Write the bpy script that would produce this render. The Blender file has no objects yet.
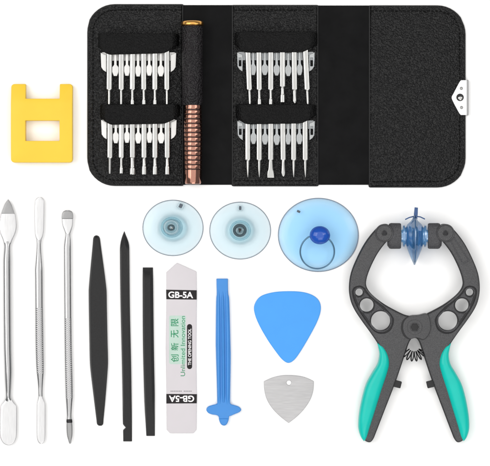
import bpy, bmesh, math, random
from mathutils import Vector, Matrix

random.seed(7)
S = 0.0008                 # one map unit = 0.8 mm
CX, CY = 245.0, 233.0      # middle of the layout
scene = bpy.context.scene
COL = scene.collection
PI = math.pi

# ------------------------------------------------------------------ materials
KEY = 1.36


def lin(v):
    v = v / 255.0
    return v / 12.92 if v <= 0.04045 else ((v + 0.055) / 1.055) ** 2.4


def c(r, g, b, k=KEY):
    return (lin(r) / k, lin(g) / k, lin(b) / k, 1.0)


def new_mat(name):
    m = bpy.data.materials.new(name)
    m.use_nodes = True
    nt = m.node_tree
    return m, nt, nt.nodes['Principled BSDF']


def coords(nt, scale=(1, 1, 1), rot=(0, 0, 0)):
    tc = nt.nodes.new('ShaderNodeTexCoord')
    mp = nt.nodes.new('ShaderNodeMapping')
    mp.inputs['Scale'].default_value = scale
    mp.inputs['Rotation'].default_value = rot
    nt.links.new(tc.outputs['Object'], mp.inputs['Vector'])
    return mp.outputs['Vector']


def noise(nt, vec, scale, detail=3.0, rough=0.55):
    n = nt.nodes.new('ShaderNodeTexNoise')
    n.inputs['Scale'].default_value = scale
    n.inputs['Detail'].default_value = detail
    n.inputs['Roughness'].default_value = rough
    nt.links.new(vec, n.inputs['Vector'])
    return n.outputs['Fac']


def ramp(nt, fac, stops):
    r = nt.nodes.new('ShaderNodeValToRGB')
    e = r.color_ramp.elements
    while len(e) < len(stops):
        e.new(0.5)
    for el, (p, col) in zip(e, stops):
        el.position = p
        el.color = col if len(col) == 4 else (*col, 1)
    nt.links.new(fac, r.inputs['Fac'])
    return r.outputs['Color']


def bump(nt, bsdf, height, strength, dist):
    b = nt.nodes.new('ShaderNodeBump')
    b.inputs['Strength'].default_value = strength
    b.inputs['Distance'].default_value = dist
    nt.links.new(height, b.inputs['Height'])
    nt.links.new(b.outputs['Normal'], bsdf.inputs['Normal'])
    return b


def plastic(name, col, rough=0.4, spec=0.4, grain=0.0, gscale=900, var=0.06):
    m, nt, b = new_mat(name)
    v = coords(nt)
    n = noise(nt, v, 70, 4)
    lo = tuple(x * (1 - var) for x in col[:3])
    hi = tuple(min(1, x * (1 + var)) for x in col[:3])
    nt.links.new(ramp(nt, n, [(0.3, lo), (0.7, hi)]), b.inputs['Base Color'])
    b.inputs['Roughness'].default_value = rough
    b.inputs['Specular IOR Level'].default_value = spec
    if grain:
        bump(nt, b, noise(nt, v, gscale, 2), grain, 0.0002)
    return m


def speckled(name, lo, hi, rough, spec, scale=1500, strength=0.25):
    m, nt, b = new_mat(name)
    v = coords(nt)
    n = noise(nt, v, scale, 2, 0.7)
    nt.links.new(ramp(nt, n, [(0.32, lo), (0.68, hi)]), b.inputs['Base Color'])
    b.inputs['Roughness'].default_value = rough
    b.inputs['Specular IOR Level'].default_value = spec
    bump(nt, b, n, strength, 0.0003)
    return m


def metal(name, col, rough=0.25, brush=0.0, stretch=(1, 1, 1), scale=900):
    m, nt, b = new_mat(name)
    b.inputs['Metallic'].default_value = 1
    v = coords(nt, stretch)
    n = noise(nt, v, scale, 3)
    lo = tuple(x * 0.9 for x in col[:3])
    nt.links.new(ramp(nt, n, [(0.35, lo), (0.65, col[:3])]), b.inputs['Base Color'])
    b.inputs['Roughness'].default_value = rough
    if brush:
        bump(nt, b, n, brush, 0.0002)
    return m


def knurled(name, col, rough=0.28):
    m, nt, b = new_mat(name)
    b.inputs['Metallic'].default_value = 1
    b.inputs['Base Color'].default_value = col
    b.inputs['Roughness'].default_value = rough
    hs = []
    for a in (0.8, -0.8):
        w = nt.nodes.new('ShaderNodeTexWave')
        w.wave_type = 'BANDS'
        w.bands_direction = 'X'
        w.inputs['Scale'].default_value = 260
        nt.links.new(coords(nt, (1, 1, 1), (0, 0, a)), w.inputs['Vector'])
        hs.append(w.outputs['Fac'])
    mx = nt.nodes.new('ShaderNodeMath')
    mx.operation = 'MULTIPLY'
    nt.links.new(hs[0], mx.inputs[0])
    nt.links.new(hs[1], mx.inputs[1])
    bump(nt, b, mx.outputs[0], 0.55, 0.0003)
    return m


def leather(name, lo, hi, scale=740, rough=0.36, spec=0.30, strength=0.85):
    """pebbled hide: uneven rounded grains, the grain shows by gloss more than by colour"""
    m, nt, b = new_mat(name)
    v = coords(nt)
    nz = nt.nodes.new('ShaderNodeTexNoise')
    nz.inputs['Scale'].default_value = 500
    nz.inputs['Detail'].default_value = 3
    nt.links.new(v, nz.inputs['Vector'])
    mixv = nt.nodes.new('ShaderNodeMixRGB')
    mixv.blend_type = 'ADD'
    mixv.inputs['Fac'].default_value = 0.0015
    nt.links.new(v, mixv.inputs['Color1'])
    nt.links.new(nz.outputs['Color'], mixv.inputs['Color2'])
    vo = nt.nodes.new('ShaderNodeTexVoronoi')
    vo.feature = 'SMOOTH_F1'
    vo.inputs['Smoothness'].default_value = 0.25
    vo.inputs['Scale'].default_value = scale
    nt.links.new(mixv.outputs['Color'], vo.inputs['Vector'])
    dome = ramp(nt, vo.outputs['Distance'], [(0.12, (1, 1, 1)), (0.80, (0, 0, 0))])
    fine_n = noise(nt, v, 1500, 2, 0.6)
    broad = noise(nt, v, 45, 4, 0.6)
    h = nt.nodes.new('ShaderNodeMath')
    h.operation = 'MULTIPLY_ADD'
    h.inputs[1].default_value = 0.22
    nt.links.new(fine_n, h.inputs[0])
    nt.links.new(dome, h.inputs[2])
    mul = nt.nodes.new('ShaderNodeMixRGB')
    mul.blend_type = 'MULTIPLY'
    mul.inputs['Fac'].default_value = 0.6
    nt.links.new(dome, mul.inputs['Color1'])
    nt.links.new(ramp(nt, fine_n, [(0.3, (0, 0, 0)), (0.7, (1, 1, 1))]), mul.inputs['Color2'])
    nt.links.new(ramp(nt, mul.outputs['Color'], [(0.10, lo), (0.85, hi)]), b.inputs['Base Color'])
    rg = nt.nodes.new('ShaderNodeMapRange')
    rg.inputs['To Min'].default_value = rough - 0.07
    rg.inputs['To Max'].default_value = rough + 0.12
    nt.links.new(broad, rg.inputs['Value'])
    nt.links.new(rg.outputs['Result'], b.inputs['Roughness'])
    b.inputs['Specular IOR Level'].default_value = spec
    bump(nt, b, h.outputs[0], strength, 0.0009)
    return m


def weave(name, col):
    m, nt, b = new_mat(name)
    v = coords(nt)
    w = nt.nodes.new('ShaderNodeTexWave')
    w.bands_direction = 'X'
    w.inputs['Scale'].default_value = 420
    w.inputs['Distortion'].default_value = 1.2
    nt.links.new(v, w.inputs['Vector'])
    n = noise(nt, v, 60, 4)
    lo = tuple(x * 0.8 for x in col[:3])
    hi = tuple(x * 1.25 for x in col[:3])
    nt.links.new(ramp(nt, n, [(0.3, lo), (0.7, hi)]), b.inputs['Base Color'])
    b.inputs['Roughness'].default_value = 0.9
    b.inputs['Specular IOR Level'].default_value = 0.12
    bump(nt, b, w.outputs['Fac'], 0.25, 0.0002)
    return m


def clear(name, tint, gloss=0.08, body=0.0, body_col=(1, 1, 1), absorb=None, density=0.0, rough=0.1):
    """see-through plastic: tinted clear body with a gloss that grows towards grazing"""
    m = bpy.data.materials.new(name)
    m.use_nodes = True
    nt = m.node_tree
    nt.nodes.clear()
    out = nt.nodes.new('ShaderNodeOutputMaterial')
    tr = nt.nodes.new('ShaderNodeBsdfTransparent')
    tr.inputs['Color'].default_value = (*tint[:3], 1)
    gl = nt.nodes.new('ShaderNodeBsdfGlossy')
    gl.inputs['Roughness'].default_value = rough
    gl.inputs['Color'].default_value = (0.8, 0.85, 0.9, 1)
    fr = nt.nodes.new('ShaderNodeFresnel')
    fr.inputs['IOR'].default_value = 1.45
    df = nt.nodes.new('ShaderNodeBsdfDiffuse')
    df.inputs['Color'].default_value = (*body_col[:3], 1)
    m1 = nt.nodes.new('ShaderNodeMixShader')
    m1.inputs['Fac'].default_value = body
    nt.links.new(tr.outputs[0], m1.inputs[1])
    nt.links.new(df.outputs[0], m1.inputs[2])
    m2 = nt.nodes.new('ShaderNodeMixShader')
    mm = nt.nodes.new('ShaderNodeMath')
    mm.operation = 'MULTIPLY_ADD'
    mm.inputs[1].default_value = 0.8
    mm.inputs[2].default_value = gloss
    nt.links.new(fr.outputs[0], mm.inputs[0])
    nt.links.new(mm.outputs[0], m2.inputs['Fac'])
    nt.links.new(m1.outputs[0], m2.inputs[1])
    nt.links.new(gl.outputs[0], m2.inputs[2])
    nt.links.new(m2.outputs[0], out.inputs['Surface'])
    if absorb:
        va = nt.nodes.new('ShaderNodeVolumeAbsorption')
        va.inputs['Color'].default_value = (*absorb[:3], 1)
        va.inputs['Density'].default_value = density
        nt.links.new(va.outputs[0], out.inputs['Volume'])
    return m


def white_sheet():
    m, nt, b = new_mat('white_sweep')
    v = coords(nt)
    n = noise(nt, v, 30, 4)
    nt.links.new(ramp(nt, n, [(0.3, (0.87, 0.87, 0.87)), (0.7, (0.9, 0.9, 0.9))]), b.inputs['Base Color'])
    b.inputs['Roughness'].default_value = 0.7
    b.inputs['Specular IOR Level'].default_value = 0.2
    return m


M = dict(
    sheet=white_sheet(),
    leather=leather('black_pebbled_leather', (0.002, 0.002, 0.0021), (0.013, 0.013, 0.0138)),
    leather_plum=leather('worn_black_leather', (0.004, 0.0033, 0.004), (0.019, 0.015, 0.018)),
    strap_hide=leather('black_soft_hide', (0.002, 0.002, 0.0021), (0.006, 0.006, 0.0063), 800, 0.5, 0.14, 0.6),
    leather_edge=plastic('dark_leather_edge', (0.008, 0.008, 0.0085, 1), 0.5, 0.25, 0.3, 1200),
    fabric=weave('black_elastic_fabric', (0.006, 0.006, 0.0063, 1)),
    thread=plastic('black_thread', (0.004, 0.004, 0.004, 1), 0.8, 0.1),
    whiteclip=plastic('milky_plastic', (0.66, 0.655, 0.64, 1), 0.3, 0.4),
    clearclip=clear('clear_plastic', (0.86, 0.86, 0.84), 0.12, 0.20, (0.86, 0.86, 0.84)),
    bit=metal('bright_bit_steel', (0.41, 0.41, 0.40, 1), 0.18, 0.15, (1, 0.1, 1), 2500),
    bit_dark=metal('grey_bit_tip', (0.30, 0.30, 0.295, 1), 0.35, 0.1),
    steel=metal('polished_steel', (0.37, 0.37, 0.375, 1), 0.2, 0.08, (1, 0.05, 1), 2500),
    steel_blade=metal('satin_steel', (0.53, 0.53, 0.535, 1), 0.36, 0.12, (1, 0.06, 1), 2200),
    steel_grey=metal('ground_grey_steel', (0.28, 0.28, 0.282, 1), 0.45, 0.12, (1, 1, 1), 2500),
    knurl=knurled('knurled_steel', (0.34, 0.34, 0.345, 1)),
    copper=metal('rose_copper', (0.36, 0.18, 0.135, 1), 0.10, 0.05, (1, 8, 1), 600),
    gold=metal('yellow_gold', (0.66, 0.34, 0.09, 1), 0.22, 0.0),
    groove=plastic('dark_groove', (0.02, 0.008, 0.008, 1), 0.4, 0.3),
    yellow=plastic('yellow_plastic', c(255, 212, 62, 1.34), 0.42, 0.3, 0.05, 800, 0.02),
    nylon=speckled('black_nylon', (0.011, 0.011, 0.0115), (0.018, 0.018, 0.0185), 0.42, 0.2, 1800, 0.12),
    card=plastic('pale_grey_plastic', c(216, 211, 215, 1.3), 0.4, 0.35, 0.0, 900, 0.015),
    card_label=plastic('black_print', (0.012, 0.010, 0.011, 1), 0.5, 0.2),
    ink_white=plastic('white_ink', (0.82, 0.80, 0.81, 1), 0.6, 0.1),
    ink_green=plastic('green_ink', c(50, 150, 105), 0.6, 0.1),
    ink_mint=plastic('mint_ink', c(200, 224, 212, 1.36), 0.6, 0.1),
    ink_grey=plastic('grey_ink', c(150, 148, 152), 0.6, 0.1),
    blue=plastic('sky_blue_plastic', c(64, 146, 226), 0.35, 0.4, 0.0, 900, 0.03),
    blue_pick=plastic('pick_blue_plastic', c(74, 167, 252, 1.34), 0.35, 0.3, 0.0, 900, 0.02),
    silver=metal('matte_silver', (0.385, 0.382, 0.387, 1), 0.42, 0.05, (0.08, 1, 1), 1400),
    ball=plastic('deep_blue_plastic', c(22, 84, 190), 0.16, 0.5, 0, 900, 0.03),
    wire=metal('dark_wire', (0.09, 0.17, 0.25, 1), 0.3),
    cup_pale=clear('pale_clear_rubber', (0.995, 0.998, 1.0), 0.0, 0.06, (0.56, 0.58, 0.62), (0.22, 0.84, 0.97), 84.0, 0.15),
    cup_blue=clear('blue_clear_rubber', (0.985, 0.995, 1.0), 0.0, 0.04, (0.45, 0.80, 0.98), (0.07, 0.69, 0.99), 140.0, 0.15),
    cup_rim=clear('refraction_grey_rim', (0.80, 0.82, 0.84), 0.05, 0.2, (0.40, 0.42, 0.45), None, 0, 0.2),  # grey tint stands in for refraction at the cup's edge
    cup_hub=clear('teal_clear_rubber', (0.72, 0.88, 0.92), 0.04, 0.22, (0.28, 0.48, 0.54), None, 0, 0.15),
    cup_hub_pale=clear('pale_clear_hub', (0.93, 0.97, 0.98), 0.08, 0.12, (0.55, 0.70, 0.73), None, 0, 0.12),
    mark=plastic('slate_mark', c(92, 102, 112), 0.5, 0.2),
    cup_core=plastic('dark_teal_core', c(48, 74, 84), 0.25, 0.5),
    pad=clear('pad_blue_rubber', (0.56, 0.82, 0.99), 0.14, 0.2, (0.07, 0.30, 0.72), None, 0, 0.12),
    pad_dark=plastic('dark_blue_rubber', c(52, 88, 140), 0.3, 0.4),
    arm=speckled('dark_grey_glass_filled_nylon', (0.032, 0.032, 0.034), (0.070, 0.070, 0.073), 0.40, 0.32, 1500, 0.3),
    pocket=speckled('charcoal_nylon', (0.028, 0.028, 0.031), (0.075, 0.075, 0.08), 0.5, 0.25, 1500, 0.25),
    arm_edge_shade=speckled('edge_shade_nylon', (0.014, 0.014, 0.015), (0.032, 0.032, 0.034), 0.5, 0.2, 1500, 0.25),  # darker copy of the arm nylon, paints shade along its edges
    dark=plastic('black_plastic', (0.012, 0.012, 0.013, 1), 0.45, 0.3),
    teal=plastic('teal_rubber', c(6, 205, 190), 0.32, 0.28, 0.0, 900, 0.04),
    black_steel=metal('black_spring_steel', (0.035, 0.035, 0.037, 1), 0.35),
)

# ------------------------------------------------------------------ geometry helpers (map units: x right, y down, z up)
ORG = {}


def link_mesh(name, bm, mat, parent=None, base=None, smooth=35):
    """bm is in map units, absolute. parent: a thing or part; base: where a top-level mesh has its origin."""
    org = ORG[parent.name] if parent else Vector(base)
    for v in bm.verts:
        v.co = (v.co - org) * S
    bmesh.ops.remove_doubles(bm, verts=bm.verts, dist=1e-7)
    bmesh.ops.recalc_face_normals(bm, faces=bm.faces)
    me = bpy.data.meshes.new(name)
    bm.to_mesh(me)
    bm.free()
    me.materials.append(mat)
    me.shade_smooth()
    me.set_sharp_from_angle(angle=math.radians(smooth))
    o = bpy.data.objects.new(name, me)
    COL.objects.link(o)
    if parent:
        o.parent = parent
    else:
        o.location = org * S
    ORG[o.name] = org
    return o


def P(x, y, z=0.0):
    return Vector((x - CX, CY - y, z))


def thing(name, x, y, label, cat, group=None, z=0.0):
    o = bpy.data.objects.new(name, None)
    o.empty_display_size = 0.01
    COL.objects.link(o)
    org = P(x, y, z)
    o.location = org * S
    ORG[o.name] = org
    tag(o, label, cat, group)
    return o


def tag(o, label, cat, group=None):
    o['label'] = label
    o['category'] = cat
    if group:
        o['group'] = group
    return o


def spline(pts, n=6, closed=True):
    """Catmull-Rom through pts; a third value of 1 keeps that corner sharp"""
    out = []
    N = len(pts)
    rng = range(N if closed else N - 1)
    for i in rng:
        p1, p2 = pts[i], pts[(i + 1) % N]
        p0 = pts[i - 1] if (closed or i > 0) else p1
        p3 = pts[(i + 2) % N] if (closed or i + 2 < N) else p2
        if len(p1) > 2:
            p0 = p1
        if len(p2) > 2:
            p3 = p2
        if len(p1) > 2 and len(p2) > 2:
            out.append((p1[0], p1[1]))
            continue
        for k in range(n):
            t = k / n
            r = []
            for a in (0, 1):
                r.append(0.5 * (2 * p1[a] + (p2[a] - p0[a]) * t + (2 * p0[a] - 5 * p1[a] + 4 * p2[a] - p3[a]) * t * t
                                + (3 * p1[a] - p0[a] - 3 * p2[a] + p3[a]) * t ** 3))
            out.append(tuple(r))
    if not closed:
        out.append((pts[-1][0], pts[-1][1]))
    return out


def circle(x, y, r, n=40, ry=None):
    ry = ry or r
    return [(x + r * math.cos(2 * PI * k / n), y + ry * math.sin(2 * PI * k / n)) for k in range(n)]


def rrect(x0, y0, x1, y1, r, n=6):
    """r: one radius or four (top-left, top-right, bottom-right, bottom-left)"""
    if not isinstance(r, (tuple, list)):
        r = (r,) * 4
    out = []
    for (cx, cy, a0, rr) in ((x0 + r[0], y0 + r[0], PI, r[0]), (x1 - r[1], y0 + r[1], 1.5 * PI, r[1]),
                             (x1 - r[2], y1 - r[2], 0, r[2]), (x0 + r[3], y1 - r[3], 0.5 * PI, r[3])):
        if rr <= 0:
            out.append((cx, cy))
            continue
        for k in range(n + 1):
            a = a0 + 0.5 * PI * k / n
            out.append((cx + rr * math.cos(a), cy + rr * math.sin(a)))
    return out


def rot(pts, cx, cy, deg):
    a = math.radians(deg)
    return [(cx + (x - cx) * math.cos(a) - (y - cy) * math.sin(a), cy + (x - cx) * math.sin(a) + (y - cy) * math.cos(a)) for x, y in pts]


def curve_bm(cu):
    o = bpy.data.objects.new('tmp', cu)
    COL.objects.link(o)
    dg = bpy.context.evaluated_depsgraph_get()
    me = bpy.data.meshes.new_from_object(o.evaluated_get(dg))
    bm = bmesh.new()
    bm.from_mesh(me)
    bpy.data.objects.remove(o)
    bpy.data.curves.remove(cu)
    bpy.data.meshes.remove(me)
    bmesh.ops.remove_doubles(bm, verts=bm.verts, dist=1e-4)
    return bm


def prism(loops, z0, z1, bev=0.5, res=2, inset=0.0):
    """filled outline (holes allowed) from z0 to z1 with rounded edges"""
    cu = bpy.data.curves.new('tmp', 'CURVE')
    cu.dimensions = '2D'
    cu.fill_mode = 'BOTH'
    bev = min(bev, (z1 - z0) / 2 - 0.01)
    cu.extrude = (z1 - z0) / 2 - bev
    cu.bevel_depth = bev
    cu.bevel_resolution = res
    cu.offset = -bev - inset
    for lp in loops:
        sp = cu.splines.new('POLY')
        sp.points.add(len(lp) - 1)
        for p, (x, y) in zip(sp.points, lp):
            q = P(x, y)
            p.co = (q.x, q.y, 0, 1)
        sp.use_cyclic_u = True
    bm = curve_bm(cu)
    bmesh.ops.translate(bm, verts=bm.verts, vec=(0, 0, (z0 + z1) / 2))
    return bm


def tube(pts, r, cyclic=False, res=4):
    cu = bpy.data.curves.new('tmp', 'CURVE')
    cu.dimensions = '3D'
    cu.bevel_depth = r
    cu.bevel_resolution = res
    cu.use_fill_caps = True
    sp = cu.splines.new('POLY')
    sp.points.add(len(pts) - 1)
    for p, q in zip(sp.points, pts):
        v = P(*q)
        p.co = (v.x, v.y, v.z, 1)
    sp.use_cyclic_u = cyclic
    return curve_bm(cu)


def skin(rings, cap=True, close=False):
    """rings of map-space Vectors, joined in order"""
    bm = bmesh.new()
    vs = [[bm.verts.new(p) for p in r] for r in rings]
    n = len(vs[0])
    seq = list(range(len(vs) - 1)) + ([len(vs) - 1] if close else [])
    for i in seq:
        a, b = vs[i], vs[(i + 1) % len(vs)]
        for k in range(n):
            try:
                bm.faces.new((a[k], a[(k + 1) % n], b[(k + 1) % n], b[k]))
            except ValueError:
                pass
    if cap and not close:
        bm.faces.new(vs[0])
        bm.faces.new(list(reversed(vs[-1])))
    return bm


def sect(hw, hh, e, n, phase=0.0):
    out = []
    for k in range(n):
        a = 2 * PI * k / n + phase
        ca, sa = math.cos(a), math.sin(a)
        out.append((hw * math.copysign(abs(ca) ** (2 / e), ca), hh * math.copysign(abs(sa) ** (2 / e), sa)))
    return out


def interp(keys, step):
    """keys: rows whose first value is the position; smooth rows between them"""
    out = []
    for i in range(len(keys) - 1):
        k0, k1, k2, k3 = keys[max(0, i - 1)], keys[i], keys[i + 1], keys[min(len(keys) - 1, i + 2)]
        n = max(1, int(round(abs(k2[0] - k1[0]) / step)))
        for j in range(n):
            t = j / n
            row = []
            for a in range(len(k1)):
                # monotone-ish hermite
                d1 = (k2[a] - k0[a]) / (k2[0] - k0[0]) * (k2[0] - k1[0]) if k2[0] != k0[0] else 0
                d2 = (k3[a] - k1[a]) / (k3[0] - k1[0]) * (k2[0] - k1[0]) if k3[0] != k1[0] else 0
                dd = k2[a] - k1[a]
                if a and (dd == 0):
                    d1 = d2 = 0
                elif a:
                    d1 = max(min(d1, 3 * dd), 0) if dd > 0 else min(max(d1, 3 * dd), 0)
                    d2 = max(min(d2, 3 * dd), 0) if dd > 0 else min(max(d2, 3 * dd), 0)
                row.append((2 * t ** 3 - 3 * t * t + 1) * k1[a] + (t ** 3 - 2 * t * t + t) * d1 + (-2 * t ** 3 + 3 * t * t) * k2[a] + (t ** 3 - t * t) * d2)
            out.append(tuple(row))
    out.append(keys[-1])
    return out


def loft_y(keys, n=32, step=1.5, flat=1.0):
    """rows (y, x centre, half width, z centre, half height, exponent) along the picture's vertical"""
    return skin([[P(cx + a, y, zc + b * flat) for a, b in sect(max(hw, 0.02), max(hh, 0.02), e, n)] for (y, cx, hw, zc, hh, e) in interp(keys, step)])


def lathe(prof, x, y, sy=1.0, n=72, z=0.0):
    """closed profile of (r, z) turned about the vertical"""
    rings = []
    for r, h in prof:
        rings.append([P(x + r * math.cos(2 * PI * k / n), y + sy * r * math.sin(2 * PI * k / n), z + h) for k in range(n)])
    return rings


def lathe_solid(prof, x, y, sy=1.0, n=72, z=0.0):
    return skin(lathe([(max(r, 0.01), h) for r, h in prof], x, y, sy, n, z))


def lathe_x(prof, y, z, n=56, flat=1.0, sag=0.0):
    return skin([[P(x, y + sag * min(1.0, max(0.0, (r - 10.5) / 9.0)) + r * math.cos(2 * PI * k / n), z + flat * r * math.sin(2 * PI * k / n)) for k in range(n)] for x, r in prof])


def lathe_y(prof, x, z, n=56, close=False):
    return skin([[P(x + r * math.cos(2 * PI * k / n), y, z + r * math.sin(2 * PI * k / n)) for k in range(n)] for y, r in prof], close=close)


def merge(*bms):
    out = bms[0]
    for b in bms[1:]:
        me = bpy.data.meshes.new('tmp')
        b.to_mesh(me)
        b.free()
        out.from_mesh(me)
        bpy.data.meshes.remove(me)
    return out


def text_bm(body, x, y, h, w=None, deg=0.0, z=0.0, bold=0.0, thick=0.05):
    """lettering centred on (x, y), capital height h, width w, turned deg (anticlockwise seen from above)"""
    cu = bpy.data.curves.new('tmp', 'FONT')
    cu.body = body
    cu.size = 10
    cu.extrude = 0.05
    cu.offset = bold
    bm = curve_bm(cu)
    xs = [v.co.x for v in bm.verts]
    ys = [v.co.y for v in bm.verts]
    x0, x1, y0, y1 = min(xs), max(xs), min(ys), max(ys)
    sy = h / (y1 - y0)
    sx = (w / (x1 - x0)) if w else sy
    a = math.radians(deg)
    o = P(x, y)
    for v in bm.verts:
        u = (v.co.x - (x0 + x1) / 2) * sx
        t = (v.co.y - (y0 + y1) / 2) * sy
        v.co = Vector((o.x + u * math.cos(a) - t * math.sin(a), o.y + u * math.sin(a) + t * math.cos(a), z + (thick if v.co.z > 0 else 0)))
    return bm


# ------------------------------------------------------------------ the surface everything lies on
bm = bmesh.new()
R = 6000
for p in ((-R, -R), (R, -R), (R, R), (-R, R)):
    bm.verts.new((p[0], p[1], 0))
bm.faces.new(bm.verts)
g = link_mesh('white_surface', bm, M['sheet'], None, (0, 0, 0))
g['kind'] = 'structure'

# ------------------------------------------------------------------ tool wallet
wal = thing('tool_wallet', 276, 96, 'black pebbled leather tool wallet opened flat with bit holders and a silver clasp', 'tool wallet')
# elastic fabric that joins the three leather leaves
link_mesh('fabric_panel', prism([rrect(179, 5.2, 236, 184.8, 0.5)], 0.1, 1.7, 0.4), M['fabric'], wal)
link_mesh('fabric_panel', prism([rrect(313, 5.6, 374, 184.8, 0.5)], 0.1, 1.7, 0.4), M['fabric'], wal)
leafs = [
    (rrect(87.8, 4.6, 182.6, 185.6, (27, 0.6, 0.6, 27), 10), (5.2, 5.2, -3, 5.2)),
    (rrect(232.6, 5.4, 317.6, 186.0, 0.8), None),
    (rrect(369.6, 5.8, 465.0, 187.2, (0.6, 28, 28, 0.6), 10), None),
]


def stitches(paths, z):
    bms = []
    for path in paths:
        # walk the path and lay short threads
        seg = []
        d = 0.0
        pitch, ln = 3.7, 2.3
        pts = []
        for (a, b) in zip(path[:-1], path[1:]):
            L = math.dist(a, b)
            k = max(1, int(L / 0.25))
            for i in range(k):
                pts.append((a[0] + (b[0] - a[0]) * i / k, a[1] + (b[1] - a[1]) * i / k))
        acc = 0.0
        start = pts[0]
        on = True
        for p, q in zip(pts[:-1], pts[1:]):
            acc += math.dist(p, q)
            if on and acc >= ln:
                bms.append(tube([(start[0], start[1], z - 0.15), ((start[0] + q[0]) / 2, (start[1] + q[1]) / 2, z + 0.2), (q[0], q[1], z - 0.15)], 0.55, res=2))
                on, acc = False, 0.0
            elif not on and acc >= pitch - ln:
                start, on, acc = q, True, 0.0
    return merge(*bms)


def arc(cx, cy, r, a0, a1, n=12):
    return [(cx + r * math.cos(math.radians(a0 + (a1 - a0) * k / n)), cy + r * math.sin(math.radians(a0 + (a1 - a0) * k / n))) for k in range(n + 1)]


st_paths = [
    [[(181, 10.2)] + arc(115, 32, 21.8, 270, 180) + arc(115, 158.4, 21.8, 180, 90) + [(181, 180.2)]],
    [[(234.5, 10.4), (316.5, 10.4)], [(234.5, 180.8), (316.5, 180.8)]],
    [[(371, 11.2)] + arc(437, 33.8, 22.4, 270, 360) + arc(437, 159.2, 22.4, 0, 90) + [(371, 181.8)]],
]
for (outl, _), sp in zip(leafs, st_paths):
    lo_ = outl[:]
    p = link_mesh('leather_panel', prism([outl], 0.0, 3.2, 1.3, 4), M['leather'], wal)
    link_mesh('dark_edge_tube', tube([(x_ + (0.7 if x_ < 276 else -0.7) * (1 if x_ < 90 or x_ > 460 else 0), y_ + (0.8 if y_ < 96 else -0.8), 1.7) for x_, y_ in lo_], 1.15, True, 3), M['leather_edge'], p)  # dark tube along the leaf's outline
    for path in sp:
        link_mesh('stitching', stitches([path], 3.25), M['thread'], p)


def strap(x0, x1, ytop, ybot, skew=0.0):
    """padded velvet band arching over a row of bits, lower edge bowed"""
    rings = []
    n = 48
    for i in range(n + 1):
        u = i / n
        s = max(0.0, math.sin(PI * u))
        dl, dr = u * (x1 - x0), (1 - u) * (x1 - x0)
        b = ytop + (ybot - ytop) * (0.60 + 0.40 * math.sin(0.5 * PI * min(1, dl / 13)) * math.sin(0.5 * PI * min(1, dr / 19))) + skew * (u - 0.5)
        t = ytop + 1.2 * (1 - min(1, s * 7) ** 0.5)
        rise = min(1.0, s * 4.2) ** 0.6
        zc = 4.2 + 5.3 * rise
        hh = 0.7 + 1.1 * rise
        cyy, hy = (t + b) / 2, (b - t) / 2
        x = x0 + (x1 - x0) * u
        rings.append([P(x, cyy + a, zc + q - 0.9 * max(0.0, a / hy - 0.2) ** 2) for a, q in sect(hy, hh, 4.5, 36)])
    return skin(rings)


def clip(x0, x1, y, bits, m, name='bit_clip'):
    """plastic rack behind the bits with gripping fingers between them and a tab at each end"""
    pl = link_mesh(name, prism([rrect(x0 + 1, y - 4, x1 - 1, y + 4.5, 1.2)], 3.2, 4.4, 0.3), m, wal)
    for a, b in zip(bits[:-1], bits[1:]):
        mid, g2 = (a + b) / 2, (b - a) / 2 - 2.7
        yy = y + random.uniform(-0.7, 0.7)
        pts = [(mid - 1.2, yy - 3), (mid + 1.2, yy - 3), (mid + 1.3, yy + 9), (mid + g2, yy + 11.5), (mid + g2, yy + 16.0), (mid + 1.6, yy + 20.2),
               (mid - 1.6, yy + 20.2), (mid - g2, yy + 16.0), (mid - g2, yy + 11.5), (mid - 1.3, yy + 9)]
        link_mesh('clip_finger', prism([pts], 4.2, 7.6, 0.7), m, pl)
    for xa, d in ((x0, 1), (x1, -1)):
        pts = [(xa, y - 2 - 1.5), (xa + d * 3.0, y - 2), (xa + d * 5.6, y - 1), (xa + d * 5.6, y + 16), (xa + d * 2.6, y + 14), (xa + d * 0.6, y + 11)]
        link_mesh('clip_tab', prism([pts] if m is M['whiteclip'] else [pts, rrect(min(xa + d * 1.8, xa + d * 4.4), y + 2, max(xa + d * 1.8, xa + d * 4.4), y + 10.5, 0.6)], 4.0, 6.4, 0.5), m, pl)
    return pl


BX = [
    [109.8, 121.7, 132.9, 143.9, 155.1, 167.0],
    [110.5, 121.8, 132.8, 144.3, 155.3, 167.4],
    [247.6, 258.8, 270.8, 282.4, 294.0, 305.0],
    [247.7, 259.2, 270.8, 282.6, 293.6, 304.9],
]
clip(101.0, 176.4, 56.5, BX[0], M['whiteclip'])
clip(101.4, 176.8, 123.5, BX[1], M['whiteclip'])
clip(237.0, 314.6, 56.0, BX[2], M['clearclip'])
clip(237.2, 314.8, 124.5, BX[3], M['clearclip'])
for a in ((98.6, 179.0, 34.0, 54.6, -2.0), (100.5, 180.0, 104.6, 124.6, -1.5), (234.6, 317.2, 32.4, 53.0, -0.6), (235.6, 315.8, 104.6, 124.2, -1.2)):
    link_mesh('holder_strap', strap(*a), M['strap_hide'], wal)

# sleeve for the screwdriver
DX, DZ = 192.6, 13.0
sl = lathe_y([(27.6, 9.6), (27.2, 10.2), (27.8, 10.7), (45, 10.5), (80, 10.55), (105.4, 10.5), (106.0, 10.2), (105.6, 9.7), (66, 9.6)], DX, DZ, 64, close=True)
link_mesh('screwdriver_sleeve', sl, M['leather_plum'], wal)

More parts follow.
